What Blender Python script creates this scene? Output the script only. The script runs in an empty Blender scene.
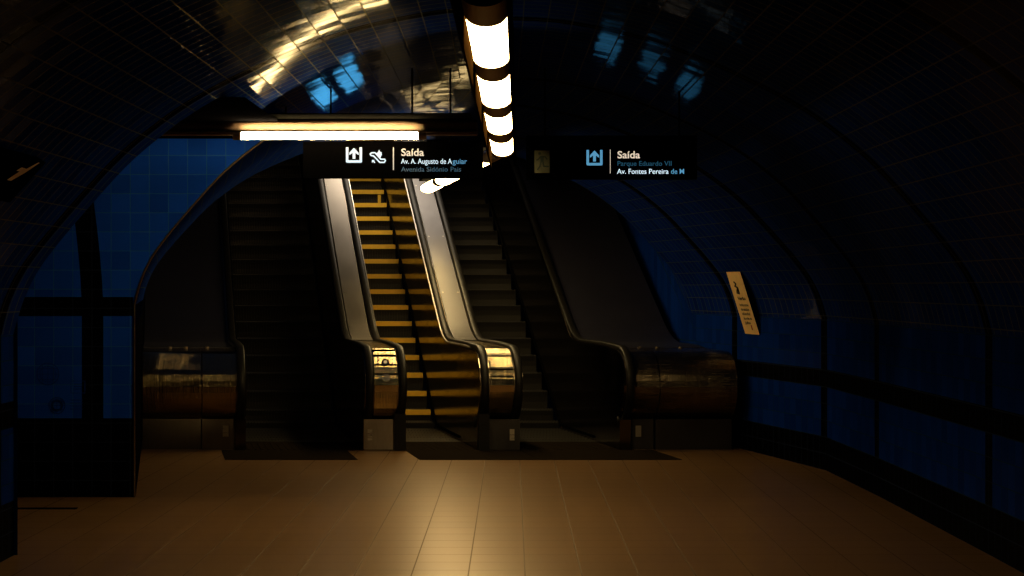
import bpy, bmesh, math, random
from mathutils import Vector
random.seed(7)
C = bpy.context.scene.collection
FPX = 1900.0          # focal length in pixels of a 1024 px wide frame
EYE = 1.75            # camera height
SK = -0.185           # sideways drift of the escalators per metre of depth
D0 = 20.3             # depth of the newel fronts
T = 0.16              # wall tile

# ------------------------------------------------------------------ node helpers
def new_mat(name):
    m = bpy.data.materials.new(name); m.use_nodes = True
    nt = m.node_tree; nt.nodes.clear()
    out = nt.nodes.new('ShaderNodeOutputMaterial')
    return m, nt, out
def N(nt, typ, **kw):
    n = nt.nodes.new(typ)
    for k, v in kw.items(): setattr(n, k, v)
    return n
def L(nt, a, b): nt.links.new(a, b)
def math_n(nt, op, a, b=None, c=None):
    n = N(nt, 'ShaderNodeMath', operation=op)
    for i, x in enumerate((a, b, c)):
        if x is None: continue
        if isinstance(x, (int, float)): n.inputs[i].default_value = x
        else: L(nt, x, n.inputs[i])
    return n.outputs[0]
def mixc(nt, f, a, b):
    n = N(nt, 'ShaderNodeMix', data_type='RGBA')
    if isinstance(f, (int, float)): n.inputs[0].default_value = f
    else: L(nt, f, n.inputs[0])
    for i, x in ((6, a), (7, b)):
        if isinstance(x, tuple): n.inputs[i].default_value = (*x, 1)
        else: L(nt, x, n.inputs[i])
    return n.outputs[2]

def plain(name, col, rough=.5, metal=0., spec=.5, noise=0., nscale=20., stretch=(1, 1, 1), bump=0.):
    m, nt, out = new_mat(name)
    b = N(nt, 'ShaderNodeBsdfPrincipled')
    b.inputs['Roughness'].default_value = rough
    b.inputs['Metallic'].default_value = metal
    b.inputs['Specular IOR Level'].default_value = spec
    tc = N(nt, 'ShaderNodeTexCoord'); mp = N(nt, 'ShaderNodeMapping')
    mp.inputs['Scale'].default_value = stretch
    L(nt, tc.outputs['Object'], mp.inputs[0])
    nz = N(nt, 'ShaderNodeTexNoise'); nz.inputs['Scale'].default_value = nscale; nz.inputs['Detail'].default_value = 5
    L(nt, mp.outputs[0], nz.inputs['Vector'])
    k = max(noise, .02)
    lo = tuple(max(0, c * (1 - k)) for c in col); hi = tuple(min(1, c * (1 + k)) for c in col)
    L(nt, mixc(nt, nz.outputs[0], lo, hi), b.inputs['Base Color'])
    r = N(nt, 'ShaderNodeMapRange'); r.inputs[3].default_value = max(.02, rough - k * .25); r.inputs[4].default_value = min(1, rough + k * .25)
    L(nt, nz.outputs[0], r.inputs[0]); L(nt, r.outputs[0], b.inputs['Roughness'])
    if bump:
        bp = N(nt, 'ShaderNodeBump'); bp.inputs['Strength'].default_value = bump; bp.inputs['Distance'].default_value = .01
        L(nt, nz.outputs[0], bp.inputs['Height']); L(nt, bp.outputs[0], b.inputs['Normal'])
    L(nt, b.outputs[0], out.inputs[0])
    return m

def matte(name, col):
    m, nt, out = new_mat(name)
    d = N(nt, 'ShaderNodeBsdfDiffuse'); tc = N(nt, 'ShaderNodeTexCoord'); nz = N(nt, 'ShaderNodeTexNoise'); nz.inputs['Scale'].default_value = 14.
    L(nt, tc.outputs['Object'], nz.inputs['Vector'])
    L(nt, mixc(nt, nz.outputs[0], tuple(c * .7 for c in col), tuple(c * 1.3 for c in col)), d.inputs['Color'])
    L(nt, d.outputs[0], out.inputs[0]); return m
def glow(name, col, strength, base=(.02, .02, .02)):
    m, nt, out = new_mat(name)
    b = N(nt, 'ShaderNodeBsdfPrincipled')
    b.inputs['Base Color'].default_value = (*base, 1); b.inputs['Roughness'].default_value = .4
    b.inputs['Emission Color'].default_value = (*col, 1); b.inputs['Emission Strength'].default_value = strength
    L(nt, b.outputs[0], out.inputs[0])
    return m

def tile(name, col, grout, size=T, gw=.035, gwu=None, tint=(1, 1, 1), rough=.12, var=.35, tilt=.02, off=(0, 0), spec=.5, wave=0., glaze=None, bump=.35):
    """square glazed tiles laid on the UV map (metres)"""
    m, nt, out = new_mat(name)
    uv = N(nt, 'ShaderNodeUVMap')
    sep = N(nt, 'ShaderNodeSeparateXYZ'); L(nt, uv.outputs[0], sep.inputs[0])
    us = math_n(nt, 'DIVIDE', math_n(nt, 'ADD', sep.outputs[0], off[0]), size)
    vs = math_n(nt, 'DIVIDE', math_n(nt, 'ADD', sep.outputs[1], off[1]), size)
    def edge(x, gw=gw):
        f = math_n(nt, 'FRACT', x)
        e = math_n(nt, 'MINIMUM', f, math_n(nt, 'SUBTRACT', 1.0, f))
        return math_n(nt, 'LESS_THAN', e, gw)
    g = math_n(nt, 'MAXIMUM', edge(us, gwu or gw), edge(vs))
    cmb = N(nt, 'ShaderNodeCombineXYZ')
    L(nt, math_n(nt, 'FLOOR', us), cmb.inputs[0]); L(nt, math_n(nt, 'FLOOR', vs), cmb.inputs[1])
    wn = N(nt, 'ShaderNodeTexWhiteNoise', noise_dimensions='2D'); L(nt, cmb.outputs[0], wn.inputs['Vector'])
    nz = N(nt, 'ShaderNodeTexNoise'); nz.inputs['Scale'].default_value = 1.3; nz.inputs['Detail'].default_value = 4
    L(nt, uv.outputs[0], nz.inputs['Vector'])
    v = math_n(nt, 'ADD', math_n(nt, 'MULTIPLY', wn.outputs['Value'], .55), math_n(nt, 'MULTIPLY', nz.outputs[0], .45))
    lo = tuple(c * (1 - var) for c in col); hi = tuple(min(1, c * (1 + var)) for c in col)
    tc_ = mixc(nt, v, lo, hi)
    colr = mixc(nt, g, tc_, grout)
    rr = math_n(nt, 'MAXIMUM', math_n(nt, 'MULTIPLY', g, .6), rough)
    if glaze is None:
        b = N(nt, 'ShaderNodeBsdfPrincipled'); sh = b.outputs[0]; nin = [b.inputs['Normal']]
        L(nt, colr, b.inputs['Base Color']); L(nt, rr, b.inputs['Roughness'])
        b.inputs['Specular IOR Level'].default_value = spec; b.inputs['Specular Tint'].default_value = (*tint, 1)
    else:
        df = N(nt, 'ShaderNodeBsdfDiffuse'); gl = N(nt, 'ShaderNodeBsdfGlossy'); mx = N(nt, 'ShaderNodeMixShader')
        L(nt, colr, df.inputs['Color']); L(nt, rr, gl.inputs['Roughness'])
        mx.inputs[0].default_value = glaze
        L(nt, df.outputs[0], mx.inputs[1]); L(nt, gl.outputs[0], mx.inputs[2]); sh = mx.outputs[0]
        nin = [df.inputs['Normal'], gl.inputs['Normal']]
    # every tile sits at a slightly different tilt, the joints are recessed
    geo = N(nt, 'ShaderNodeNewGeometry')
    sub = N(nt, 'ShaderNodeVectorMath', operation='SUBTRACT'); L(nt, wn.outputs['Color'], sub.inputs[0]); sub.inputs[1].default_value = (.5, .5, .5)
    sc = N(nt, 'ShaderNodeVectorMath', operation='SCALE'); L(nt, sub.outputs[0], sc.inputs[0]); sc.inputs['Scale'].default_value = tilt
    ad = N(nt, 'ShaderNodeVectorMath', operation='ADD'); L(nt, geo.outputs['Normal'], ad.inputs[0]); L(nt, sc.outputs[0], ad.inputs[1])
    nrm = N(nt, 'ShaderNodeVectorMath', operation='NORMALIZE'); L(nt, ad.outputs[0], nrm.inputs[0])
    bp = N(nt, 'ShaderNodeBump'); bp.inputs['Strength'].default_value = bump; bp.inputs['Distance'].default_value = .004
    nz2 = N(nt, 'ShaderNodeTexNoise'); nz2.inputs['Scale'].default_value = 9.; L(nt, uv.outputs[0], nz2.inputs['Vector'])
    L(nt, math_n(nt, 'ADD', math_n(nt, 'SUBTRACT', 1.0, g), math_n(nt, 'MULTIPLY', nz2.outputs[0], wave)), bp.inputs['Height'])
    L(nt, nrm.outputs[0], bp.inputs['Normal'])
    for q in nin: L(nt, bp.outputs[0], q)
    L(nt, sh, out.inputs[0])
    return m

def brushed(name, col, rough=.28, scale=(4, 90, 90), dirt=.3, side=0.):
    """brushed metal with smears"""
    m, nt, out = new_mat(name)
    b = N(nt, 'ShaderNodeBsdfPrincipled'); b.inputs['Metallic'].default_value = 1
    tc = N(nt, 'ShaderNodeTexCoord'); mp = N(nt, 'ShaderNodeMapping'); mp.inputs['Scale'].default_value = scale
    L(nt, tc.outputs['Object'], mp.inputs[0])
    nz = N(nt, 'ShaderNodeTexNoise'); nz.inputs['Scale'].default_value = 1.5; nz.inputs['Detail'].default_value = 4; L(nt, mp.outputs[0], nz.inputs['Vector'])
    sm = N(nt, 'ShaderNodeTexNoise'); sm.inputs['Scale'].default_value = 2.2; sm.inputs['Detail'].default_value = 6; L(nt, tc.outputs['Object'], sm.inputs['Vector'])
    f = math_n(nt, 'ADD', math_n(nt, 'MULTIPLY', nz.outputs[0], .5), math_n(nt, 'MULTIPLY', sm.outputs[0], .5))
    L(nt, mixc(nt, f, tuple(c * (1 - dirt) for c in col), tuple(min(1, c * (1 + dirt * .6)) for c in col)), b.inputs['Base Color'])
    r = N(nt, 'ShaderNodeMapRange'); r.inputs[1].default_value = .3; r.inputs[2].default_value = .7
    r.inputs[3].default_value = max(.03, rough - .08); r.inputs[4].default_value = rough + .12
    L(nt, f, r.inputs[0]); L(nt, r.outputs[0], b.inputs['Roughness'])
    bp = N(nt, 'ShaderNodeBump'); bp.inputs['Strength'].default_value = .06; bp.inputs['Distance'].default_value = .002
    if side:      # fine grain running round the bend scatters light sideways
        sx = N(nt, 'ShaderNodeSeparateXYZ'); L(nt, tc.outputs['Object'], sx.inputs[0])
        wn = N(nt, 'ShaderNodeTexWhiteNoise', noise_dimensions='1D'); L(nt, math_n(nt, 'FLOOR', math_n(nt, 'MULTIPLY', sx.outputs[0], 2500.)), wn.inputs['W'])
        cx = N(nt, 'ShaderNodeCombineXYZ'); L(nt, math_n(nt, 'MULTIPLY', math_n(nt, 'SUBTRACT', wn.outputs['Value'], .5), side), cx.inputs[0])
        geo = N(nt, 'ShaderNodeNewGeometry')
        ad = N(nt, 'ShaderNodeVectorMath', operation='ADD'); L(nt, geo.outputs['Normal'], ad.inputs[0]); L(nt, cx.outputs[0], ad.inputs[1])
        nr = N(nt, 'ShaderNodeVectorMath', operation='NORMALIZE'); L(nt, ad.outputs[0], nr.inputs[0]); L(nt, nr.outputs[0], bp.inputs['Normal'])
    L(nt, nz.outputs[0], bp.inputs['Height']); L(nt, bp.outputs[0], b.inputs['Normal'])
    L(nt, b.outputs[0], out.inputs[0])
    return m

GROUT = (.10, .12, .16)
M = {}
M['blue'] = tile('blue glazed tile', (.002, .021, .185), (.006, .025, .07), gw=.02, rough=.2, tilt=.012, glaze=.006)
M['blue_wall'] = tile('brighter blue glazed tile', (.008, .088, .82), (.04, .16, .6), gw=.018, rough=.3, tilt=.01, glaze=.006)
M['vault'] = tile('dark blue vault tile', (.002, .019, .165), (.02, .03, .06), gw=.026, gwu=.05, rough=.075, tilt=.02, wave=.3, glaze=.042)
M['rib'] = tile('black rib tile', (.0008, .001, .002), (.01, .011, .014), gw=.026, gwu=.05, rough=.075, tilt=.02, glaze=.026)
M['black_tile'] = tile('black glazed tile', (.0008, .001, .002), (.012, .02, .05), gw=.022, rough=.3, glaze=.006)
M['floor'] = tile('brown floor tile', (.16, .087, .035), (.04, .024, .012), size=.3466, gw=.012, rough=.30, var=.14, tilt=.006, off=(.267, 0), spec=1., tint=(1, .7, .34), bump=.06)
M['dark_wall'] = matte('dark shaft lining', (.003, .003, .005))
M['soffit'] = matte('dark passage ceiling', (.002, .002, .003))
M['trim'] = brushed('edge trim metal', (.28, .22, .15), .35)
M['steel'] = brushed('brushed steel', (.62, .58, .52), .3)
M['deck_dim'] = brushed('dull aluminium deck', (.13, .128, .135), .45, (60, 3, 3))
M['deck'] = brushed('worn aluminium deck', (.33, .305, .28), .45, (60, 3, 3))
M['newel'] = brushed('polished newel steel', (.8, .66, .4), .14, (3, 60, 60), .2, .95)
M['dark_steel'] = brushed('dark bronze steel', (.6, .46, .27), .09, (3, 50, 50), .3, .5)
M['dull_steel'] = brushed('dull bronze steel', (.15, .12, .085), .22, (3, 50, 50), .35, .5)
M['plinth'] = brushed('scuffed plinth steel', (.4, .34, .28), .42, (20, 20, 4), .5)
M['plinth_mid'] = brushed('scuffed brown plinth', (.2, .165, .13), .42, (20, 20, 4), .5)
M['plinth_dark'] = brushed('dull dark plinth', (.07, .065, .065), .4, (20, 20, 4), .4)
M['outer_deck'] = plain('dark blue sloped deck', (.014, .014, .024), .38, 0., .5, .25, 6.)
M['body'] = brushed('polished dark balustrade panel', (.16, .13, .10), .13, (3, 3, 60), .25)
M['rubber'] = plain('black handrail rubber', (.006, .0055, .005), .42, 0., .2, .1, 30.)
M['step'] = plain('grooved step metal', (.035, .033, .030), .42, .7, .5, .35, 40., (1, 6, 6))
M['yellow'] = plain('yellow step edge paint', (.72, .42, .03), .5, 0., .4, .2, 30.)
M['plate'] = matte('ribbed landing plate', (.012, .009, .006))
M['housing'] = matte('black fixture housing', (.002, .002, .002))
M['flange'] = matte('lit flange', (.0075, .0038, .0012))
M['band'] = plain('grey brown clamp band', (.35, .28, .22), .5)
M['beam'] = plain('brown painted duct', (.21, .15, .11), .6, 0., .2, .2, 10., (1, 8, 8))
M['sign'] = matte('matt black sign', (.0003, .0003, .0004))
M['rivet'] = plain('rivet', (.4, .36, .3), .35, 1.)
M['paper'] = plain('yellowed paper', (.92, .62, .27), .7, 0., .2, .12, 12.)
M['ink'] = plain('dark ink', (.02, .012, .02), .7)
M['red'] = plain('red ink', (.4, .02, .015), .7)
M['drawing'] = plain('dark blue glaze line', (.008, .055, .45), .5, 0., .1)
M['exit_panel'] = plain('unlit pale exit panel', (.095, .10, .066), .6, 0., .2, .35, 22.)
M['exit_green'] = plain('dark green', (.004, .02, .016), .5)
M['mark'] = plain('pale reflection paint', (.6, .42, .22), .5)
M['white_cap'] = plain('pale button cap', (.9, .85, .75), .3)
M['dial'] = plain('dark button', (.02, .015, .03), .2)
WARM = (1.0, .70, .29)
M['tube'] = glow('warm diffuser', WARM, 27.)
M['tube2'] = glow('warm tube', WARM, 105.)
M['white'] = glow('sign white', (.72, .9, 1.0), 1.0)
M['cream'] = glow('sign cream', (1., .82, .62), .75)
M['cyan'] = glow('sign cyan', (.16, .52, .85), .55)
M['faint'] = glow('sign faint blue', (.05, .22, .36), .28)

# ------------------------------------------------------------------ mesh helpers
def link(name, me, mat=None, parent=None, smooth=False):
    if mat is not None:
        for m in (mat if isinstance(mat, list) else [mat]): me.materials.append(m)
    o = bpy.data.objects.new(name, me); C.objects.link(o)
    if parent: o.parent = parent
    if smooth:
        for p in me.polygons: p.use_smooth = True
    return o
def from_bm(name, bm, mat, parent=None, smooth=False, bevel=0., seg=2, uv=None):
    if bevel:
        bmesh.ops.bevel(bm, geom=[e for e in bm.edges if len(e.link_faces) == 2 and e.calc_face_angle(0) > .6], offset=bevel, segments=seg, affect='EDGES', profile=.6)
    bmesh.ops.recalc_face_normals(bm, faces=bm.faces)
    me = bpy.data.meshes.new(name); bm.to_mesh(me); bm.free()
    return link(name, me, mat, parent, smooth)
def box(bm, x0, x1, y0, y1, z0, z1, f=lambda x, y, z: (x, y, z)):
    vs = [bm.verts.new(f(x, y, z)) for x in (x0, x1) for y in (y0, y1) for z in (z0, z1)]
    for q in ((0, 1, 3, 2), (4, 6, 7, 5), (0, 4, 5, 1), (2, 3, 7, 6), (0, 2, 6, 4), (1, 5, 7, 3)):
        bm.faces.new([vs[i] for i in q])
def thing(name, label, cat, loc=(0, 0, 0), group=None):
    o = bpy.data.objects.new(name, None); C.objects.link(o); o.location = loc
    o.empty_display_size = .2
    o['label'] = label; o['category'] = cat
    if group: o['group'] = group
    return o
def tag(o, label, cat, group=None):
    o['label'] = label; o['category'] = cat
    if group: o['group'] = group
    return o
def struct(o):
    o['kind'] = 'structure'; return o
def adopt(o, parent):
    """make o a child of parent, its world place kept (parents are only ever moved, not turned)"""
    o.parent = parent; o.location = o.location - parent.location; return o
def cyl(bm, p, q, r, n=16, r2=None, cap=True):
    p = Vector(p); q = Vector(q); d = (q - p).normalized()
    a = d.orthogonal().normalized(); b = d.cross(a)
    r2 = r if r2 is None else r2
    A = [bm.verts.new(p + (a * math.cos(t) + b * math.sin(t)) * r) for t in [2 * math.pi * i / n for i in range(n)]]
    B = [bm.verts.new(q + (a * math.cos(t) + b * math.sin(t)) * r2) for t in [2 * math.pi * i / n for i in range(n)]]
    for i in range(n): bm.faces.new((A[i], A[(i + 1) % n], B[(i + 1) % n], B[i]))
    if cap: bm.faces.new(A); bm.faces.new(B)
def text_mesh(s, size, extrude=.0, bold=.012):
    cu = bpy.data.curves.new('t', 'FONT'); cu.body = s; cu.size = size; cu.extrude = extrude; cu.resolution_u = 4; cu.offset = bold
    o = bpy.data.objects.new('t', cu); C.objects.link(o)
    bpy.context.view_layer.update()
    me = bpy.data.meshes.new_from_object(o.evaluated_get(bpy.context.evaluated_depsgraph_get()))
    bpy.data.objects.remove(o); bpy.data.curves.remove(cu)
    return me
def text_fit(name, s, x0, x1, zb, zcap, y, mat, parent, bold=0.):
    """text in the XZ plane at depth y, from x0 to x1, baseline zb, cap height to zcap"""
    me = text_mesh(s, 1.0, .01, .014 if s == 'Saída' else .004)
    xs = [v.co.x for v in me.vertices]; w = max(xs) - min(xs)
    cap = max(v.co.y for v in text_mesh('H', 1.0).vertices)
    sx = (x1 - x0) / w; sz = (zcap - zb) / cap; mx = min(xs)
    for v in me.vertices:
        v.co = Vector(((v.co.x - mx) * sx + x0, y - v.co.z * .2, v.co.y * sz + zb))
    return adopt(link(name, me, mat), parent)

# ------------------------------------------------------------------ tunnel section
PR = [(3.156, 1.45), (3.09, 1.68), (2.955, 1.93), (2.63, 2.327), (2.30, 2.667), (1.83, 3.0), (1.09, 3.335), (0.45, 3.49), (0, 3.52)]
def catmull(P, k):
    out = []
    for i in range(len(P) - 1):
        p0 = P[max(i - 1, 0)]; p1 = P[i]; p2 = P[i + 1]; p3 = P[min(i + 2, len(P) - 1)]
        for j in range(k):
            t = j / k
            out.append(tuple(.5 * ((2 * b) + (-a + c) * t + (2 * a - 5 * b + 4 * c - d) * t * t + (-a + 3 * b - 3 * c + d) * t ** 3) for a, b, c, d in zip(p0, p1, p2, p3)))
    out.append(P[-1]); return out
PRS = catmull(PR, 5)
PRS[25] = (1.83, 3.0)
ARC = [1.45]
for a, b in zip(PRS, PRS[1:]): ARC.append(ARC[-1] + math.dist(a, b))
def lerp_table(tab, d):
    if d <= tab[0][0]: return tab[0][1]
    for (a, x), (b, y) in zip(tab, tab[1:]):
        if d <= b: return x + (y - x) * (d - a) / (b - a)
    return tab[-1][1]
XR = [(-4, 3.24), (0, 3.22), (12.45, 3.13), (16, 3.08), (18.25, 3.01), (20.9, 2.45), (40, 2.45 - .185 * 19.1)]
def xr(d): return lerp_table(XR, d)
def xl_main(d): return -3.262
def xl_esc(d): return -3.15 - .185 * (d - 15.9)
def lift(d): return .59 * max(0., d - 22.6) ** 1.0
def make_arc(dlist, xlf, zleft, ribs, keep=lambda s, k, d: True):
    """vault: list of depths, material 1 where a rib is"""
    bm = bmesh.new(); uvl = bm.loops.layers.uv.new('UVMap')
    n = len(PRS) - 1
    prof = [(-PRS[i][0] / 3.156, PRS[i][1], -ARC[i]) for i in range(n)] + [(PRS[i][0] / 3.156, PRS[i][1], ARC[i] - 2 * ARC[-1]) for i in range(n, -1, -1)]
    prof = [(s, z, (v if s < 0 else -(v + 2 * ARC[-1]) )) for s, z, v in prof]
    prof = [(s, z, (abs(v) if s < 0 else 2 * ARC[-1] - abs(v))) for s, z, v in prof]
    rows = []
    for d in dlist:
        xl, xr_ = xlf(d), xr(d); c = (xl + xr_) / 2; h = (xr_ - xl) / 2
        rows.append([bm.verts.new((c + s * h, d, z + lift(d) + zleft * max(0, -s) ** .5 * (1 if s < 0 else 0))) for s, z, v in prof])
    for i in range(len(dlist) - 1):
        dm = (dlist[i] + dlist[i + 1]) / 2
        for k in range(len(prof) - 1):
            if not keep((prof[k][0] + prof[k + 1][0]) / 2, (prof[k][1] + prof[k + 1][1]) / 2, dm): continue
            f = bm.faces.new((rows[i][k], rows[i + 1][k], rows[i + 1][k + 1], rows[i][k + 1]))
            f.smooth = True
            f.material_index = 1 if any(a <= dm <= b for a, b in (ribs[1] if prof[k][0] >= -.001 else ribs[0])) else 0
            for lp, (dd, kk) in zip(f.loops, ((dlist[i], k), (dlist[i + 1], k), (dlist[i + 1], k + 1), (dlist[i], k + 1))):
                lp[uvl].uv = (dd, prof[kk][2])
    return bm
def drange(a, b, step, extra=()):
    xs = set(extra); n = max(1, round((b - a) / step))
    for i in range(n + 1): xs.add(a + (b - a) * i / n)
    return sorted(x for x in xs if a <= x <= b)
RIB_L = [(8.2, 8.36), (11.95, 12.13)]
RIB_R = [(8.5, 8.66), (12.38, 12.56), (15.95, 16.12), (18.16, 18.36), (20.82, 21.0)]
RE = [x for r in RIB_L + RIB_R for x in r]
bm = make_arc(drange(-4, 15.9, .5, RE + [12.45]), xl_main, 0., (RIB_L, RIB_R), lambda s, z, d: not (s < 0 and 12.45 < d < 15.9 and z < 3.0))
def to_struct(name, bm, mats):
    me = bpy.data.meshes.new(name); bm.to_mesh(me); bm.free()
    return struct(link(name, me, mats))
to_struct('ceiling', bm, [M['vault'], M['rib']])
bm = make_arc(drange(15.9, 36, .5, RE + [22.6]), xl_esc, .16, ([], RIB_R))
to_struct('ceiling.001', bm, [M['vault'], M['rib']])

def wall_strip(name, dl, xf, zs, mats, ribs, bands, lifted=False):
    """zs: break heights, bands: material index by height interval"""
    bm = bmesh.new(); uvl = bm.loops.layers.uv.new('UVMap')
    rows = [[bm.verts.new((xf(d), d, z + (lift(d) if z > 1.2 else 0))) for z in zs] for d in dl]
    for i in range(len(dl) - 1):
        dm = (dl[i] + dl[i + 1]) / 2
        for k in range(len(zs) - 1):
            f = bm.faces.new((rows[i][k], rows[i + 1][k], rows[i + 1][k + 1], rows[i][k + 1]))
            zm = (zs[k] + zs[k + 1]) / 2
            f.material_index = 1 if any(a <= zm <= b for a, b in bands) or any(a <= dm <= b for a, b in ribs) else 0
            for lp, (dd, zz) in zip(f.loops, ((dl[i], zs[k]), (dl[i + 1], zs[k]), (dl[i + 1], zs[k + 1]), (dl[i], zs[k + 1]))):
                lp[uvl].uv = (dd, zz)
    return to_struct(name, bm, mats)
ZS = [0, .16, .32, .5, .64, .80, .97, 1.12, 1.28, 1.45]
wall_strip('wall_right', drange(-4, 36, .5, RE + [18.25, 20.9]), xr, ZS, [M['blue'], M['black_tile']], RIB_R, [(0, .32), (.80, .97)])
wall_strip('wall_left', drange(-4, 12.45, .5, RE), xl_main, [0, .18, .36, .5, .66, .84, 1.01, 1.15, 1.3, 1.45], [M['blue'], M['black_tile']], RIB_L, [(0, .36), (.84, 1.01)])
wall_strip('wall_left.001', drange(15.9, 36, .5), xl_esc, [0, .5, 1., 1.45], [M['dark_wall']], [], [])

def quad_wall(name, pts, uvs, mats):
    bm = bmesh.new(); uvl = bm.loops.layers.uv.new('UVMap')
    f = bm.faces.new([bm.verts.new(p) for p in pts])
    for lp, u in zip(f.loops, uvs): lp[uvl].uv = u
    return to_struct(name, bm, mats)
quad_wall('floor', [(-9, -4, 0), (4, -4, 0), (4, 24, 0), (-9, 24, 0)], [(-9, -4), (4, -4), (4, 24), (-9, 24)], [M['floor']])
quad_wall('wall_back', [(-3.3, -4, 0), (3.3, -4, 0), (3.3, -4, 3.7), (-3.3, -4, 3.7)], [(0, 0), (6.6, 0), (6.6, 3.7), (0, 3.7)], [M['black_tile']])
# side passage on the left: near return wall, low ceiling, far end
quad_wall('wall_passage', [(-3.24, 12.45, 0), (-9, 12.45, 0), (-9, 12.45, 3.0), (-3.24, 12.45, 3.0)], [(0, 0), (5.8, 0), (5.8, 3), (0, 3)], [M['blue']])
quad_wall('ceiling_passage', [(-1.75, 12.45, 3.0), (-9, 12.45, 3.0), (-9, 15.9, 3.0), (-1.75, 15.9, 3.0)], [(0, 0), (7, 0), (7, 3), (0, 3)], [M['soffit']])
quad_wall('wall_end', [(-9, 12.45, 0), (-9, 15.9, 0), (-9, 15.9, 3.0), (-9, 12.45, 3.0)], [(0, 0), (3, 0), (3, 3), (0, 3)], [M['dark_wall']])

# frontal wall with the arch that opens onto the escalators (crosswise black bands)
DW = 15.9
bm = bmesh.new(); uvl = bm.loops.layers.uv.new('UVMap')
xl, xrr = xl_esc(DW), xr(DW); c = (xl + xrr) / 2; h = (xrr - xl) / 2
arch = [(xl - .02, 0.0)]
for z in (.66, 1.0, 1.30): arch.append((xl - .02, z))
for i in range(len(PRS)):
    s = -PRS[i][0] / 3.156
    arch.append((c + s * h - .02, PRS[i][1] + .16 * max(0, -s) ** .5))
bands_x = [(-3.62, -3.445)]
def fbreaks():
    xs = [-9, -6.5, -3.62, -3.445, -3.3]; return xs
def zlev(): return [0, .66, .8, 1.0, 1.30, 1.505, 1.68]
# left rectangular field, cut in a grid so that bands can be black
xs = [-9, -3.60, -3.42, xl - .02]; zs = [0, .66, 1.45, 1.515, 1.675, 1.85, 2.05, 2.25, 2.5, 3.05]
def lean(i, z): return xs[i] - (.085 * max(0, (z - 1.55) / .95) ** 1.6 if i in (1, 2) else 0)
def add_face(pts, mi):
    f = bm.faces.new([bm.verts.new((x, DW, z)) for x, z in pts]); f.material_index = mi
    for lp, (x, z) in zip(f.loops, pts): lp[uvl].uv = (x - .005, z + .02)
for i in range(3):
    for k in range(len(zs) - 1):
        zm = (zs[k] + zs[k + 1]) / 2; xm = (xs[i] + xs[i + 1]) / 2
        blk = zm < .66 or 1.515 < zm < 1.675 or (i == 1 and zm < 2.5)
        add_face([(lean(i, zs[k]), zs[k]), (lean(i + 1, zs[k]), zs[k]), (lean(i + 1, zs[k + 1]), zs[k + 1]), (lean(i, zs[k + 1]), zs[k + 1])], 1 if blk else 0)
# the tapered top of the upright band
# spandrel between the arch curve and the vault
top = 3.9
ap = [p for p in arch if p[1] >= 1.30]
for a, b in zip(ap, ap[1:]):
    x0, z0 = a; x1, z1 = b
    mi = 1 if (1.515 < (z0 + z1) / 2 < 1.675 and False) else 0
    zt = 3.05 if x1 < -1.7 else z1 + .03
    if zt <= max(z0, z1): zt = max(z0, z1) + .02
    add_face([(x0, z0), (x1, z1), (x1, zt), (x0, zt)], 0)
    # thickness of the arch edge
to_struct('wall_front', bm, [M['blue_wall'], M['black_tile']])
# thin metal trim round the arch
def sweep_strip(name, pts, r, mat):
    bm = bmesh.new()
    for a, b in zip(pts, pts[1:]): cyl(bm, a, b, r, 6, cap=False)
    return from_bm(name, bm, mat, None, True)
struct(sweep_strip('trim_1', [(x + .012, DW - .012, z) for x, z in arch if x < -.9], .009, M['trim']))

# ------------------------------------------------------------------ escalators
def P(x, d, z): return (x + SK * (d - D0), d, z)
ELL = [(20.68 - .38 * math.cos(math.radians(a)), .71 + .37 * math.sin(math.radians(a))) for a in range(-90, 91, 10)]
SLOPE0 = 22.95
def ztop(d):
    z0 = 1.10
    if d < 22.55: return z0 - .02 * max(0, (21.4 - d)) / .8
    if d < 23.35:
        t = (d - 22.55) / .8; return z0 + .59 * .8 * .5 * t * t
    return z0 + .59 * .4 + .59 * (d - 23.35) * 1.0
TOPL = [(d, ztop(d)) for d in [21.0, 21.5, 22.0, 22.4, 22.55] + [22.55 + .1 * i for i in range(1, 9)] + [24 + .8 * i for i in range(11)]]
CURVE = [(x, z) for x, z in ELL] + TOPL            # nose from its underside, over the front, up the slope
def offset(curve, o):
    out = []
    for i, (d, z) in enumerate(curve):
        a = curve[max(i - 1, 0)]; b = curve[min(i + 1, len(curve) - 1)]
        t = Vector((b[0] - a[0], b[1] - a[1])).normalized()
        out.append((d - t.y * o, z + t.x * o))
    return out
def extrude_profile(name, poly, x0, x1, mat, parent, bevel=0, smooth=False):
    bm = bmesh.new()
    A = [bm.verts.new(P(x0, d, z)) for d, z in poly]; B = [bm.verts.new(P(x1, d, z)) for d, z in poly]
    n = len(poly)
    for i in range(n): bm.faces.new((A[i], A[(i + 1) % n], B[(i + 1) % n], B[i]))
    bm.faces.new(A); bm.faces.new(list(reversed(B)))
    o = from_bm(name, bm, mat, None)
    if smooth:
        for p in o.data.polygons:
            if len(p.vertices) == 4: p.use_smooth = True
    return adopt(o, parent)
def strip(name, curve, x0, x1, mat, parent, th=.012):
    """bent sheet following the curve"""
    bm = bmesh.new(); up = offset(curve, th)
    rows = []
    for (d, z), (e, w) in zip(curve, up):
        rows.append([bm.verts.new(P(x0, d, z)), bm.verts.new(P(x0, e, w)), bm.verts.new(P(x1, e, w)), bm.verts.new(P(x1, d, z))])
    for a, b in zip(rows, rows[1:]):
        for j in range(4): bm.faces.new((a[j], a[(j + 1) % 4], b[(j + 1) % 4], b[j]))
    bm.faces.new(rows[0]); bm.faces.new(list(reversed(rows[-1])))
    o = from_bm(name, bm, mat, None)
    return adopt(o, parent)
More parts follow.
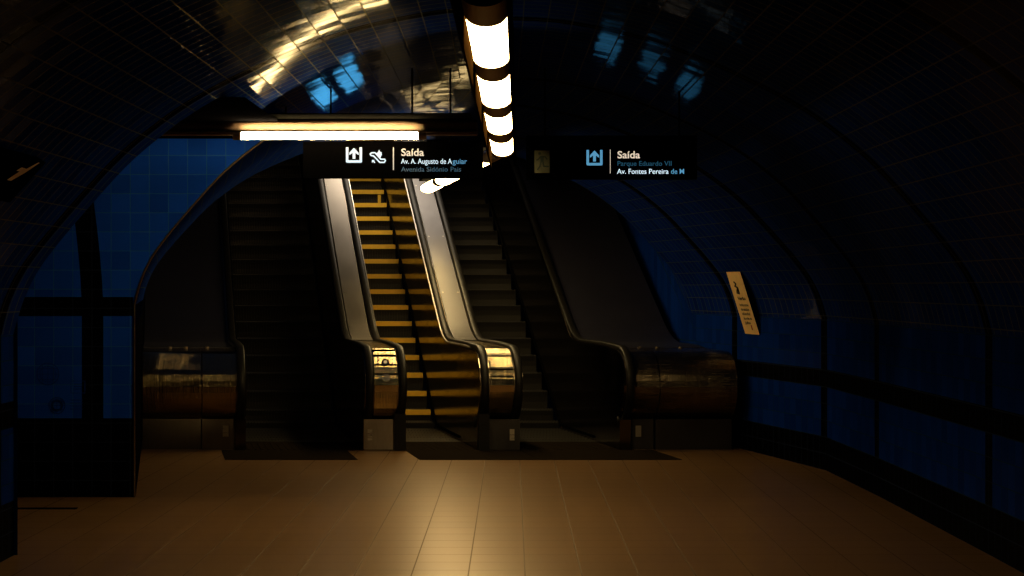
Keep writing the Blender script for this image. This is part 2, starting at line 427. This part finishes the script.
def handrail(xc, parent, w=.085, hh=.05, curve=None, base=.0):
    cv = offset(curve or CURVE, base)
    bm = bmesh.new(); rows = []
    ring = []
    for a in range(0, 360, 30):
        ca, sa = math.cos(math.radians(a)), math.sin(math.radians(a))
        ring.append((math.copysign(abs(ca) ** .6, ca) * w / 2, math.copysign(abs(sa) ** .6, sa) * hh / 2 + hh / 2))
    offs = {o: offset(cv, o) for _, o in ring}
    for i in range(len(cv)):
        rows.append([bm.verts.new(P(xc + x, *offs[o][i])) for x, o in ring])
    n = len(ring)
    for a, b in zip(rows, rows[1:]):
        for j in range(n): bm.faces.new((a[j], a[(j + 1) % n], b[(j + 1) % n], b[j]))
    bm.faces.new(rows[0]); bm.faces.new(list(reversed(rows[-1])))
    o = from_bm('handrail', bm, M['rubber'], None, True)
    adopt(o, parent)
    bt = bmesh.new()      # black inlet where the rail dives into the plinth
    x_, d_, z_ = P(xc, cv[0][0], cv[0][1])
    box(bt, x_ - w * .62, x_ + w * .62, d_ - .10, d_ + .1, z_ - .1, z_ + .015)
    adopt(from_bm('handrail_inlet', bt, M['rubber'], None, True, .03, 3), parent)
    return o

def step_mesh(w, run=.4, rise=.2, yellow=False):
    """one step: tread, curved riser, cleats"""
    bm = bmesh.new()
    sec = [(0, 0), (.018, -.06), (.03, -.13), (.035, -.22), (.10, -.24), (run, -.03), (run, 0)]
    A = [bm.verts.new((-w / 2, d, z)) for d, z in sec]; B = [bm.verts.new((w / 2, d, z)) for d, z in sec]
    n = len(sec)
    for i in range(n): bm.faces.new((A[i], A[(i + 1) % n], B[(i + 1) % n], B[i]))
    bm.faces.new(A); bm.faces.new(B)
    k = max(8, int(w / .036))
    for i in range(k):
        x = -w / 2 + w * (i + .5) / k; r = w / k * .25
        box(bm, x - r, x + r, .0, run, .0, .009)
        vs = []
        for (d, z) in sec[:4]:
            vs.append((bm.verts.new((x - r, d - .008, z)), bm.verts.new((x + r, d - .008, z)), bm.verts.new((x + r, d + .004, z)), bm.verts.new((x - r, d + .004, z))))
        for a, b in zip(vs, vs[1:]):
            for j in range(4): bm.faces.new((a[j], a[(j + 1) % 4], b[(j + 1) % 4], b[j]))
    bmesh.ops.recalc_face_normals(bm, faces=bm.faces)
    me = bpy.data.meshes.new('step'); bm.to_mesh(me); bm.free(); me.materials.append(M['step'])
    ye = None
    if yellow:
        bm = bmesh.new()
        k = max(8, int(w / .036)); 
        box(bm, -w / 2 + .003, w / 2 - .003, -.013, .045, -.052, .0115)
        bmesh.ops.recalc_face_normals(bm, faces=bm.faces)
        ye = bpy.data.meshes.new('edge_stripe'); bm.to_mesh(ye); bm.free(); ye.materials.append(M['yellow'])
    return me, ye
RUN, RISE = .36, .2165
def step_pos(i):
    """nose of step i: flat ones first, then rising"""
    d = 23.94 + RUN * (i - 6)
    z = 0. if i < 5 else .07 if i == 5 else .2 + RISE * (i - 6)
    return d, z + .004
def escalator(label, x0, x1, nsteps, yellow, hl, hr, front):
    xc = (x0 + x1) / 2; w = x1 - x0
    e = thing('escalator', label, 'escalator', P(xc, D0 + .2, 0))
    me, ye = step_mesh(w - .012, yellow=yellow)
    for i in range(nsteps):
        d, z = step_pos(i)
        s = link('step', me); s.location = Vector(P(xc, d, z)) - e.location; s.parent = e
        if ye and i > 5:
            y = link('edge_stripe', ye); y.parent = s
            if i == 20:
                bm = bmesh.new(); box(bm, w / 2 - .10, w / 2 - .055, -.012, .03, -.21, -.062)
                from_bm('edge_stripe', bm, M['yellow'], s)
    if hl is not None: handrail(hl, e)
    if hr is not None: handrail(hr, e)
    # landing plate and comb
    bm = bmesh.new()
    box(bm, x0 + .005, x1 - .005, 20.45, 21.5, -.01, .006, P)
    box(bm, *front, 19.33, 20.45, -.01, .006, P)
    n = int(w / .07)
    for i in range(n):
        x = x0 + w * (i + .5) / n; box(bm, x - .012, x + .012, 20.47, 21.4, .006, .010, P)
    adopt(from_bm('landing_plate', bm, M['plate']), e)
    bm = bmesh.new()
    box(bm, x0 + .005, x1 - .005, 21.5, 21.68, -.01, .012, P)
    n = int(w / .036)
    for i in range(n):
        x = x0 + w * (i + .5) / n; box(bm, x - .006, x + .006, 21.66, 21.79, .0, .012, P)
    adopt(from_bm('comb', bm, M['step']), e)
    # skirting: thin black edge along the foot of each side panel
    for xx in (x0 + .006, x1 - .006):
        base = [(d, max(.05, .601 * (d - 23.94) + .30)) for d in [21.7, 22.5, 23.2, 23.55, 24, 26, 28, 30, 31.5]]
        bm = bmesh.new()
        for a, b in zip(base, base[1:]):
            vs = []
            for dd, zz in (a, b):
                vs.append([bm.verts.new(P(xx + q[0], dd, zz + q[1])) for q in ((-.008, -.012), (.008, -.012), (.008, .012), (-.008, .012))])
            for j in range(4): bm.faces.new((vs[0][j], vs[0][(j + 1) % 4], vs[1][(j + 1) % 4], vs[1][j]))
        adopt(from_bm('skirt_edge', bm, M['housing']), e)
    return e
NST = 29
XB1 = (-2.95, -2.835); XB2 = (-1.57, -1.12); XB3 = (-.34, .12); XB4 = (1.20, 1.32)
e_left = escalator('wide unlit left escalator with grey grooved steps beside the blue arch wall', XB1[1], XB2[0], NST, False, -2.892, -1.520, (-3.1, -1.75))
e_mid = escalator('narrow middle escalator with yellow painted step edges and silver decks either side', XB2[1], XB3[0], NST, True, -1.168, -.29, (-1.12, .1))
e_right = escalator('dark right escalator with plain grooved steps beneath the exit sign', XB3[1], XB4[0], NST, False, .07, 1.262, (.11, 1.55))

BODY = [(20.50, .0), (20.50, .33), (20.60, .335)] + CURVE[1:] + [(32.0, 4.9), (23.4, .0)]
def rivet_pos(): return [23.9 + 1.25 * i for i in range(6)]
def divider(label, xs, hl, hr, buttons):
    x0, x1 = xs; xc = (x0 + x1) / 2
    t = thing('escalator_divider', label, 'escalator balustrade', P(xc, D0 + .2, 0))
    extrude_profile('side_casing', BODY, x0, x1, M['body'], t)
    a, b = hl + .055, hr - .055
    inc = [p for p in CURVE[len(ELL):] if p[0] >= 22.6]
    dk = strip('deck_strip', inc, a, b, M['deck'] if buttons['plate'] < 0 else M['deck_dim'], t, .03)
    for d in rivet_pos():
        for x in (a + .03, b - .03):
            rv = bmesh.new(); q = Vector(P(x, d, ztop(d) + .032)); nrm = Vector((0, -.51, .86))
            cyl(rv, q, q + nrm * .006, .011, 10)
            adopt(from_bm('rivet', rv, M['rivet'], None), t)
    nose = [p for p in CURVE if p[0] <= 22.61 and (p[1] > .36)]
    npn = strip('newel_panel', nose, a, b, M['newel'], t, .02)
    for ang in buttons['joints']:
        d, z = 20.68 - .4025 * math.cos(math.radians(ang)), .71 + .3925 * math.sin(math.radians(ang))
        jb = bmesh.new(); box(jb, a, b, d - .006, d + .006, z - .007, z + .007, P)
        adopt(from_bm('panel_joint', jb, M['housing'], None), t)
    for ang, mat in buttons['btn']:
        ca, sa = math.cos(math.radians(ang)), math.sin(math.radians(ang))
        q = Vector(P((a + b) / 2, 20.68 - .398 * ca, .71 + .388 * sa)); nrm = Vector((0, -ca, sa))
        bm = bmesh.new(); cyl(bm, q, q + nrm * .014, .042, 20); bt = adopt(from_bm('button', bm, M['dial'], None, False, .004, 1), t)
        bm = bmesh.new(); cyl(bm, q + nrm * .014, q + nrm * .02, .02, 16)
        k = adopt(from_bm('button_cap', bm, M[mat], None), t); k.parent = bt; k.location = (0, 0, 0)
    pl = bmesh.new()
    pa, pb = (x0 + .005, x1 - .13) if buttons['plate'] < 0 else (x0 + .12, x1 - .005)
    box(pl, pa, pb, 20.46, 20.51, .01, .335, P)
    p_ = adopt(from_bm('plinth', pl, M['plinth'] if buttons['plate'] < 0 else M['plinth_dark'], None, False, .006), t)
    bk = bmesh.new(); box(bk, *((x1 - .125, x1 - .002) if buttons['plate'] < 0 else (x0 + .002, x0 + .115)), 20.38, 20.51, .004, .40, P)
    adopt(from_bm('newel_foot', bk, M['rubber'], None, False, .02, 3), t)
    pt = bmesh.new(); q = Vector(P(x0 + .07 if buttons['plate'] < 0 else x1 - .09, 20.457, .17)); box(pt, q.x - .025, q.x + .025, q.y - .008, q.y, q.z - .06, q.z + .06)
    adopt(from_bm('key_plate', pt, M['steel'], None, False, .004), t)
    return t
d_l = divider('silver topped divider with two round buttons on its gold lit newel', XB2, -1.520, -1.168,
        dict(joints=(18, 34, 54, 70), btn=((38, 'white_cap'), (12, 'dial')), plate=-1))
d_r = divider('silver topped divider with plain gold lit newel left of the dark right escalator', XB3, -.29, .07,
        dict(joints=(14, 26, 52), btn=(), plate=1))

def side_unit(label, xh0, xh1, xo, sgn, rivz):
    """outer cladding between a balustrade and the tunnel wall: sloped deck, round drum front, plinth"""
    t = thing('escalator_side_cladding', label, 'escalator cladding', P((xh0 + xo) / 2, D0 + .3, 0))
    extrude_profile('balustrade_casing', BODY, xh0, xh1, M['body'], t)
    a, b = (xo, xh0) if sgn < 0 else (xh1, xo)
    drum = [(d + .06, z - .02) for d, z in ELL] + [(21.1, 1.065), (21.6, 1.07)]
    jx = (b - .36) if sgn < 0 else (a + .28)
    for q, (u, v) in enumerate(((a, jx - .006), (jx + .006, b))):
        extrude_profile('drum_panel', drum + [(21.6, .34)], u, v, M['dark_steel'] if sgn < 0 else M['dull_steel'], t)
    extrude_profile('sloped_deck', [(21.6, 1.075)] + [(d, z - .0) for d, z in CURVE[len(ELL):] if d > 21.6] + [(32, 5.9), (23.0, .75), (21.6, .6)], a, b, M['outer_deck'], t)
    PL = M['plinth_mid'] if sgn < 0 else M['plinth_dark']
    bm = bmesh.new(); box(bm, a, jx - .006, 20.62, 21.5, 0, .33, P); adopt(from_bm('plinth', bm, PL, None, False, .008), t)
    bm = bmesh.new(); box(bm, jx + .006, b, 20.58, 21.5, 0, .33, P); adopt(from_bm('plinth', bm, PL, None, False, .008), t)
    for f in (.3, .48, .72):
        rv = bmesh.new(); q = Vector(P(a + (b - a) * f, 21.45, 1.07)); cyl(rv, q, q + Vector((0, -.004, .02)), .022, 10)
        adopt(from_bm('deck_bolt', rv, M['rivet'], None), t)
    bm = bmesh.new(); q = Vector(P(b - .1 if sgn < 0 else a + .1, 20.575, .2)); box(bm, q.x - .03, q.x + .03, q.y - .008, q.y + .006, q.z - .06, q.z + .06)
    adopt(from_bm('key_plate', bm, M['steel'], None, False, .004), t)
    # upright edge strip of the drum
    return t
s_l = side_unit('bronze drum fronted cladding left of the wide escalator below a sloped deck', XB1[0], XB1[1], -3.95, -1, 0)
s_r = side_unit('bronze drum fronted cladding between the right escalator and the curved blue wall', XB4[0], XB4[1], 2.43, 1, 0)
# thin bright edging on the outer side of the right balustrade and beside the left drum
for (t, xx) in ((s_r, XB4[1] - .01), (s_l, XB1[0] + .01), (d_l, XB2[1] - .004), (d_r, XB3[0] + .004)):
    edge = offset([p for p in CURVE if p[0] >= 21.0], .0)
    bm = bmesh.new(); rows = []
    for d, z in edge: rows.append([bm.verts.new(P(xx + q[0], d, z + q[1])) for q in ((-.011, -.004), (.011, -.004), (.011, .014), (-.011, .014))])
    for a, b in zip(rows, rows[1:]):
        for j in range(4): bm.faces.new((a[j], a[(j + 1) % 4], b[(j + 1) % 4], b[j]))
    adopt(from_bm('edge_bead', bm, M['deck'] if t is d_r else M['steel'], None), t)

# ------------------------------------------------------------------ luminaires
def flat(bm, zc):
    for v in bm.verts: v.co.z = zc - .04 + (v.co.z - zc) * .6
def tube_run(label, path_x, segs, ends, zc, r, flange=True, cat='ceiling light', rods=(), mat='tube', lo=(-.205, -.18)):
    """row of tubular diffusers under a black channel. path_x(d) gives the axis."""
    t = thing('tube_luminaire', label, cat, (path_x(ends[0]), ends[0], zc))
    def Q(x, d, z): return (path_x(d) + x, d, z)
    bm = bmesh.new()
    box(bm, -.115, .125, ends[0], ends[1], zc + .055, zc + .17, Q)
    box(bm, .108, .125, ends[0], ends[1], zc + lo[1], zc + .06, Q)
    adopt(from_bm('housing', bm, M['housing'], None), t)
    if flange:
        bm = bmesh.new(); box(bm, -.116, -.104, ends[0], ends[1], zc + lo[0], zc + .16, Q)
        adopt(from_bm('flange', bm, M['flange'], None), t)
    for a, b in segs:
        bm = bmesh.new(); cyl(bm, Q(0, a, zc), Q(0, b, zc), r, 28); flat(bm, zc)
        adopt(from_bm('diffuser', bm, M[mat], None, False), t)
    gaps = [(max(ends[0], 8.42), segs[0][0])] + [(p[1], q[0]) for p, q in zip(segs, segs[1:])] + [(segs[-1][1], ends[1])]
    for a, b in gaps:
        if b - a < .02: continue
        bm = bmesh.new(); cyl(bm, Q(0, a, zc), Q(0, b, zc), r + .004, 28); flat(bm, zc)
        o = adopt(from_bm('clamp_band', bm, M['band'], None), t)
    if ends[0] < 8:        # the nearest diffusers are switched off
        bm = bmesh.new(); cyl(bm, Q(0, ends[0], zc), Q(0, 8.42, zc), r + .006, 28); flat(bm, zc)
        adopt(from_bm('unlit_diffuser', bm, M['housing'], None), t)
    for d in rods:
        bm = bmesh.new(); cyl(bm, Q(0, d, zc + .16), Q(0, d, 3.50 + lift(d)), .007, 8)
        adopt(from_bm('hanger_rod', bm, M['housing'], None), t)
    return t
tube_run('long row of glowing tube lamps on the vault crown above the hall', lambda d: -.125 + .004 * (d - 9),
         [(9.08, 10.8), (11.5, 13.2), (13.95, 15.5), (16.4, 18.0)], (5.5, 18.25), 3.10, .10, rods=(7, 9.5, 12, 14.5, 17))
tube_run('second row of glowing tube lamps running over the escalators behind the signs', lambda d: -.13 - .145 * (d - 18.25),
         [(19.0, 21.0), (21.3, 23.1), (23.45, 24.95)], (18.35, 25.0), 3.10, .10, flange=False, lo=(0, -.055), rods=(19.5, 24.0))

# cross beam with its fluorescent tube
BY = 14.2
bm_t = thing('beam_luminaire', 'brown cross beam with one bare fluorescent tube above the left sign', 'ceiling light', (-2.8, BY, 2.9))
bm = bmesh.new(); cyl(bm, (-3.0, BY + .08, 2.965), (-.26, BY + .08, 2.965), .05, 20)
adopt(from_bm('beam_duct', bm, M['beam'], None, True), bm_t)
bm = bmesh.new(); box(bm, -3.0, -.26, BY + .0, BY + .12, 2.896, 2.918); adopt(from_bm('tube_tray', bm, M['beam'], None, False, .006), bm_t)
bm = bmesh.new(); box(bm, -3.0, -.3, BY - .32, BY + .14, 3.02, 3.028); adopt(from_bm('tube_shade', bm, M['housing'], None), bm_t)
bm = bmesh.new(); cyl(bm, (-2.02, BY - .03, 2.885), (-.70, BY - .03, 2.885), .027, 16)
adopt(from_bm('fluorescent_tube', bm, M['tube2'], None, True), bm_t)
for x in (-2.05, -.67):
    bm = bmesh.new(); cyl(bm, (x - .03, BY - .03, 2.885), (x + .03, BY - .03, 2.885), .031, 16)
    adopt(from_bm('lamp_holder', bm, M['band'], None), bm_t)
for x in (-1.7, -.75):
    bm = bmesh.new(); cyl(bm, (x, BY + .08, 3.0), (x, BY + .08, 3.4), .007, 8)
    adopt(from_bm('hanger_rod', bm, M['housing'], None), bm_t)

# ------------------------------------------------------------------ signs
SY = 14.35
def px(x, y, d): return ((x - 512) * d / FPX, EYE + (288 - y) * d / FPX)
def sign_box(label, x0, x1, y0, y1, rods):
    a, zt = px(x0, y0, SY); b, zb = px(x1, y1, SY)
    t = thing('direction_sign', label, 'sign', ((a + b) / 2, SY, zb))
    bm = bmesh.new(); box(bm, a, b, SY, SY + .1, zb, zt); adopt(from_bm('sign_case', bm, M['sign'], None, False, .008), t)
    for x in rods:
        bm = bmesh.new(); cyl(bm, (px(x, 0, SY)[0], SY + .07, zt - .01), (px(x, 0, SY)[0], SY + .07, 3.42), .007, 8)
        adopt(from_bm('hanger_rod', bm, M['housing'], None), t)
    return t
FY = SY - .004
def poly_px(name, polys, mat, t, y=None):
    y = FY if y is None else y
    bm = bmesh.new()
    for pts in polys:
        A = [bm.verts.new((px(u, v, SY)[0], y, px(u, v, SY)[1])) for u, v in pts]
        B = [bm.verts.new((px(u, v, SY)[0], y + .003, px(u, v, SY)[1])) for u, v in pts]
        n = len(A)
        bm.faces.new(A); bm.faces.new(list(reversed(B)))
        for i in range(n): bm.faces.new((A[i], B[i], B[(i + 1) % n], A[(i + 1) % n]))
    return adopt(from_bm(name, bm, M[mat], None), t)
def circ(cx, cy, r, n=14): return [(cx + r * math.cos(2 * math.pi * i / n), cy + r * math.sin(2 * math.pi * i / n)) for i in range(n)]
def stroke(pts, w):
    out = []
    for (x0, y0), (x1, y1) in zip(pts, pts[1:]):
        dx, dy = x1 - x0, y1 - y0; l = math.hypot(dx, dy); nx, ny = -dy / l * w / 2, dx / l * w / 2
        out.append([(x0 + nx, y0 + ny), (x1 + nx, y1 + ny), (x1 - nx, y1 - ny), (x0 - nx, y0 - ny)])
    for x, y in pts[1:-1]: out.append(circ(x, y, w / 2, 10))
    return out
def exit_icon(ox, oy, s, mat, t):
    """tray with an arrow pointing up"""
    f = lambda x, y: (ox + x * s, oy + y * s)
    polys = stroke([f(1.2, 0), f(1.2, 14.2), f(14.8, 14.2), f(14.8, 0)], 2.5 * s)
    polys += [[f(6.6, 11.5), f(6.6, 5.5), f(9.4, 5.5), f(9.4, 11.5)], [f(8, .6), f(12.6, 5.4), f(12.6, 7.8), f(8, 4.6), f(3.4, 7.8), f(3.4, 5.4)], [f(8, .8), f(11, 5.6), f(5, 5.6)]]
    return poly_px('exit_pictogram', polys, mat, t)
sg = sign_box('left black hanging sign with exit arrow, escalator symbol and street names', 303, 483, 141.5, 178, (330, 450))
exit_icon(346, 147.3, 1.0, 'white', sg)
band = []
band += stroke([(371.5, 152.8), (375.2, 152.8), (380.8, 159.2), (384.6, 159.2), (385.4, 160.7), (384.2, 162.4), (379.8, 162.4), (373.6, 155.9), (371.2, 155.6), (370.2, 154.2), (371.5, 152.8)], 1.3)
band += [[(376.6, 153.2), (378.4, 151.8), (378.9, 150), (379.4, 150), (379.9, 151.8), (381.6, 152.2), (381.8, 155), (381, 156.6), (380.4, 158.2)], [(372, 160), (374.6, 160), (374.2, 161), (375.4, 162.6), (374.4, 163), (373.2, 161.8), (372, 162.8)]]
poly_px('escalator_pictogram', band, 'white', sg)
poly_px('divider_line', [[(393, 147.5), (393.9, 147.5), (393.9, 170), (393, 170)]], 'cream', sg)
def tline(name, s, x0, x1, yb, yc, mat, t):
    a, zb = px(x0, yb, SY); b, zc = px(x1, yc, SY)
    return text_fit(name, s, a, b, zb, zc, FY, M[mat], t)
tline('text_line', 'Saída', 401.3, 424, 155.8, 148.6, 'cream', sg)
tline('text_line', 'Av. A. Augusto de A', 401.0, 452.0, 163.8, 158.6, 'white', sg)
tline('text_line', 'guiar', 452.6, 467, 163.8, 158.6, 'cyan', sg)
tline('text_line', 'Avenida Sidónio Pais', 401, 461, 171.6, 166.8, 'faint', sg)
sg2 = sign_box('right black hanging sign with running man panel, exit arrow and street names', 526, 697, 135.5, 179, (545, 680))
exit_icon(586.5, 150, 1.0, 'cyan', sg2)
poly_px('divider_line', [[(610, 149.5), (610.5, 149.5), (610.5, 173.5), (610, 173.5)]], 'cream', sg2)
tline('text_line', 'Saída', 617.5, 640, 158.2, 151.2, 'cream', sg2)
tline('text_line', 'Parque Eduardo VII', 617.5, 671.5, 165.8, 161.0, 'faint', sg2)
tline('text_line', 'Av. Fontes Pereira', 617, 668.5, 173.8, 168.8, 'white', sg2)
tline('text_line', 'de M', 671, 684, 173.8, 168.8, 'cyan', sg2)
poly_px('exit_panel', [[(534.5, 150.5), (549.5, 150.5), (549.5, 173), (534.5, 173)]], 'exit_panel', sg2)
run = [circ(539.6, 153.6, 1.5), [(540.2, 156), (543.8, 156), (543.6, 162), (540.5, 162.5)]]
run += stroke([(543, 156.6), (545.4, 157), (547, 159.6)], 1.3) + stroke([(540.6, 156.8), (538, 159.6), (536.2, 160.4)], 1.3)
run += stroke([(541, 162), (540, 166), (537.4, 170.2)], 1.6) + stroke([(543, 162), (543.8, 166.4), (549, 166.6)], 1.6)
poly_px('running_man', run, 'exit_green', sg2, FY - .003)

# curved dark sign on the left vault
bm = bmesh.new(); sec = []
d0, d1 = 8.9, 10.42
for k in range(len(PRS)):
    X, Z = PRS[k][0], PRS[k][1]
    if 2.24 <= Z <= 2.50: sec.append((X, Z))
def vx(X, d): xl, r = xl_main(d), xr(d); return (xl + r) / 2 - X / 3.156 * (r - xl) / 2
rows = []
for X, Z in sec:
    rows.append([bm.verts.new((vx(X, d0), d0, Z)), bm.verts.new((vx(X, d1), d1, Z)), bm.verts.new((vx(X, d1) + .045, d1, Z - .03)), bm.verts.new((vx(X, d0) + .045, d0, Z - .03))])
for a, b in zip(rows, rows[1:]):
    for j in range(4): bm.faces.new((a[j], a[(j + 1) % 4], b[(j + 1) % 4], b[j]))
bm.faces.new(rows[0]); bm.faces.new(list(reversed(rows[-1])))
ws = thing('wall_sign', 'unlit dark sign panel curving along the left vault high up', 'sign', (vx(sec[0][0], d0), d0, sec[0][1]))
adopt(from_bm('sign_panel', bm, M['sign'], None), ws)
(Xm, Zm) = sec[len(sec) // 2]
bm = bmesh.new()
q = lambda d, z: (vx(Xm, d) + .05 + (z * .9), d, Zm - .03 + z)
for pts in ([(10.0, -.05), (10.08, -.05), (10.2, .0), (10.12, .02)], [(10.12, .0), (10.2, .0), (10.3, .06), (10.27, .06)], [(10.02, .0), (10.2, .0), (10.2, .018), (10.06, .02)]):
    bm.faces.new([bm.verts.new(q(*p)) for p in pts])
adopt(from_bm('reflection_mark', bm, M['mark'], None), ws)  # yellowish reflection on the panel, painted as a pale flat shape

# paper notice on the right wall, following its curve
nt_ = thing('paper_notice', 'yellowed paper notice with dark text on the curved right wall', 'notice', (2.4, 20.2, 1.3))
def wallpt(d, arc):
    """a point on the right wall at height measured along the arc"""
    if arc < 1.45: X, Z = 3.156, arc
    else:
        i = 0
        while i < len(ARC) - 2 and ARC[i + 1] < arc: i += 1
        t = (arc - ARC[i]) / (ARC[i + 1] - ARC[i]); X = PRS[i][0] + (PRS[i + 1][0] - PRS[i][0]) * t; Z = PRS[i][1] + (PRS[i + 1][1] - PRS[i][1]) * t
    xl, r = (xl_esc(d), xr(d)); c_ = (xl + r) / 2; h_ = (r - xl) / 2
    return Vector((c_ + X / 3.156 * h_, d, Z))
ND0, ND1, NA0, NA1 = 20.52, 20.07, 1.26, 1.97
def npt(u, v, off):
    d = ND0 + (ND1 - ND0) * u          # stiff sheet: a straight chord across the curve
    lo_, hi_ = wallpt(d, NA0), wallpt(d, NA1)
    p = lo_.lerp(hi_, v); up = (hi_ - lo_).normalized(); al = Vector((.2, -1, 0)).normalized(); n = al.cross(up)
    if n.x > 0: n = -n
    return p + n * off
def npatch(name, mat, u0, u1, v0, v1, off, nv=1, parent=nt_):
    bm = bmesh.new()
    R = [[bm.verts.new(npt(u, v0 + (v1 - v0) * i / nv, off)) for u in (u0, u1)] for i in range(nv + 1)]
    for a, b in zip(R, R[1:]): bm.faces.new((a[0], a[1], b[1], b[0]))
    return adopt(from_bm(name, bm, M[mat], None), parent)
npatch('paper_sheet', 'paper', 0, 1, 0, 1, .012, 10)
def ntext(s, u0, u1, v0, v1, mat='ink'):
    me = text_mesh(s, 1.0, 0., .03)
    xs = [v.co.x for v in me.vertices]; w = max(xs) - min(xs); mx = min(xs)
    for v in me.vertices: v.co = npt(u0 + (v.co.x - mx) / w * (u1 - u0), v0 + v.co.y / .73 * (v1 - v0), .016)
    return adopt(link('text_line', me, M[mat]), nt_)
ntext('Verão', .26, .82, .55, .605)
for i, s in enumerate(('horário normal', 'das estações', 'até ao final', 'do mês de', 'julho')):
    ntext(s, .26, (.88, .84, .8, .82, .66)[i], .452 - .072 * i, .495 - .072 * i)
# squiggle emblem, red corner mark
bm = bmesh.new()
sq = [(.36, .84), (.46, .81), (.34, .77), (.5, .75), (.4, .70), (.36, .66), (.5, .65), (.5, .74)]
for a, b in zip(sq, sq[1:]):
    pa, pb = npt(*a, .016), npt(*b, .016); cyl(bm, pa, pb, .008, 6)
adopt(from_bm('emblem', bm, M['ink'], None), nt_)
npatch('red_mark', 'red', .60, .68, .07, .15, .016)

# drawings fired into the tiles of the frontal wall
def wpx(x, y): 
    return Vector(((x - 512) * DW / FPX, DW - .004, EYE + (288 - y) * DW / FPX))
def drawing(label, polys):
    bm = bmesh.new()
    for pts in polys:
        bm.faces.new([bm.verts.new(wpx(*p)) for p in pts])
    o = from_bm('tile_drawing', bm, M['drawing'], None); o.parent = bpy.data.objects['wall_front']; o['label'] = label; return o
def ringp(cx, cy, r, w=.9, n=28): 
    pts = [(cx + r * math.cos(2 * math.pi * i / n), cy + r * math.sin(2 * math.pi * i / n)) for i in range(n + 1)]
    return stroke(pts, w)[:n]
def globe(cx, cy, r):
    out = ringp(cx, cy, r, .8) + ringp(cx, cy, r * .72, .45)
    for k in (-.5, 0, .5):
        h_ = r * math.sqrt(1 - k * k)
        out += stroke([(cx - h_, cy + k * r), (cx + h_, cy + k * r)], .5) + stroke([(cx + k * r, cy - h_), (cx + k * r, cy + h_)], .5)
    return out
drawing('large faint round drawing in the blue tiles left of the black band', globe(48, 374, 11))
drawing('small dark round drawing just above the black tile base', globe(57, 405.5, 8) + ringp(57, 405.5, 5, 2.4))
drawing('faint rectangular drawing of short lines beside the large round drawing', stroke([(71, 381), (85, 381), (85, 393), (71, 393), (71, 381)], .5) + [q for y in (384, 386.5, 389) for q in stroke([(74, y), (82, y)], .8)])
drawing('faint block of lines beside the small round drawing', [q for y in (400, 403, 406, 409) for q in stroke([(70, y), (83, y)], .7)])

# drain slot in the floor on the left
bm = bmesh.new(); box(bm, -3.93, -3.45, 15.02, 15.1, -.005, .006)
tag(from_bm('floor_slot', bm, M['housing'], None), 'thin dark metal slot in the floor before the left blue wall', 'floor drain')

# ------------------------------------------------------------------ light, camera, colour
w = bpy.data.worlds.new('World'); bpy.context.scene.world = w; w.use_nodes = True
w.node_tree.nodes['Background'].inputs[0].default_value = (.01, .013, .03, 1); w.node_tree.nodes['Background'].inputs[1].default_value = .02
def spot(loc, target, power, angle, col=WARM, size=.06, blend=.8):
    ld = bpy.data.lights.new('lamp_light', 'SPOT'); ld.energy = power; ld.spot_size = math.radians(angle); ld.spot_blend = blend; ld.shadow_soft_size = size; ld.color = col
    o = bpy.data.objects.new('lamp_light', ld); C.objects.link(o); o.location = loc
    o.rotation_euler = (Vector(target) - Vector(loc)).to_track_quat('-Z', 'Y').to_euler()
    return o

def area(loc, target, power, sx, sy, col=WARM, spread=180):
    ld = bpy.data.lights.new('unseen_area_light', 'AREA'); ld.energy = power; ld.shape = 'RECTANGLE'; ld.size = sx; ld.size_y = sy; ld.color = col; ld.spread = math.radians(spread)
    o = bpy.data.objects.new('unseen_area_light', ld); C.objects.link(o); o.location = loc
    o.rotation_euler = (Vector(target) - Vector(loc)).to_track_quat('-Z', 'Y').to_euler()
area((-1.85, 27.0, 5.55), (-2.2, 27.4, 2.4), 48, .25, 2.4, col=(1, .82, .6), spread=85)
# extra unseen lamp behind the beam, added for the gold highlight on the left cladding
area((-1.85, 14.6, 2.86), (-3.35, 20.3, 1.05), .9, .5, .09, spread=14)
# blue lamps added unseen behind the signs, only for their mirroring in the vault
for x, z, p in ((-1.44, 2.97, .24), (-1.21, 3.02, .2), (.64, 2.98, .028), (.96, 2.93, .014), (1.25, 2.86, .02)):
    area((x, 16.4, z), (x, 13.5, z + .15), p, .16, .17, col=(.08, .5, 1.), spread=60)

cam = bpy.data.cameras.new('Camera'); co = bpy.data.objects.new('Camera', cam); C.objects.link(co)
co.location = (0, 0, EYE); co.rotation_euler = (math.pi / 2, 0, 0)
cam.sensor_width = 36; cam.lens = 36 * FPX / 1024; cam.clip_end = 200
sc = bpy.context.scene; sc.camera = co
sc.view_settings.view_transform = 'Standard'
sc.view_settings.look = 'None'
sc.view_settings.exposure = 0.0
sc.cycles.use_denoising = True
sc.cycles.max_bounces = 8
sc.cycles.caustics_reflective = False
sc.cycles.sample_clamp_indirect = .7
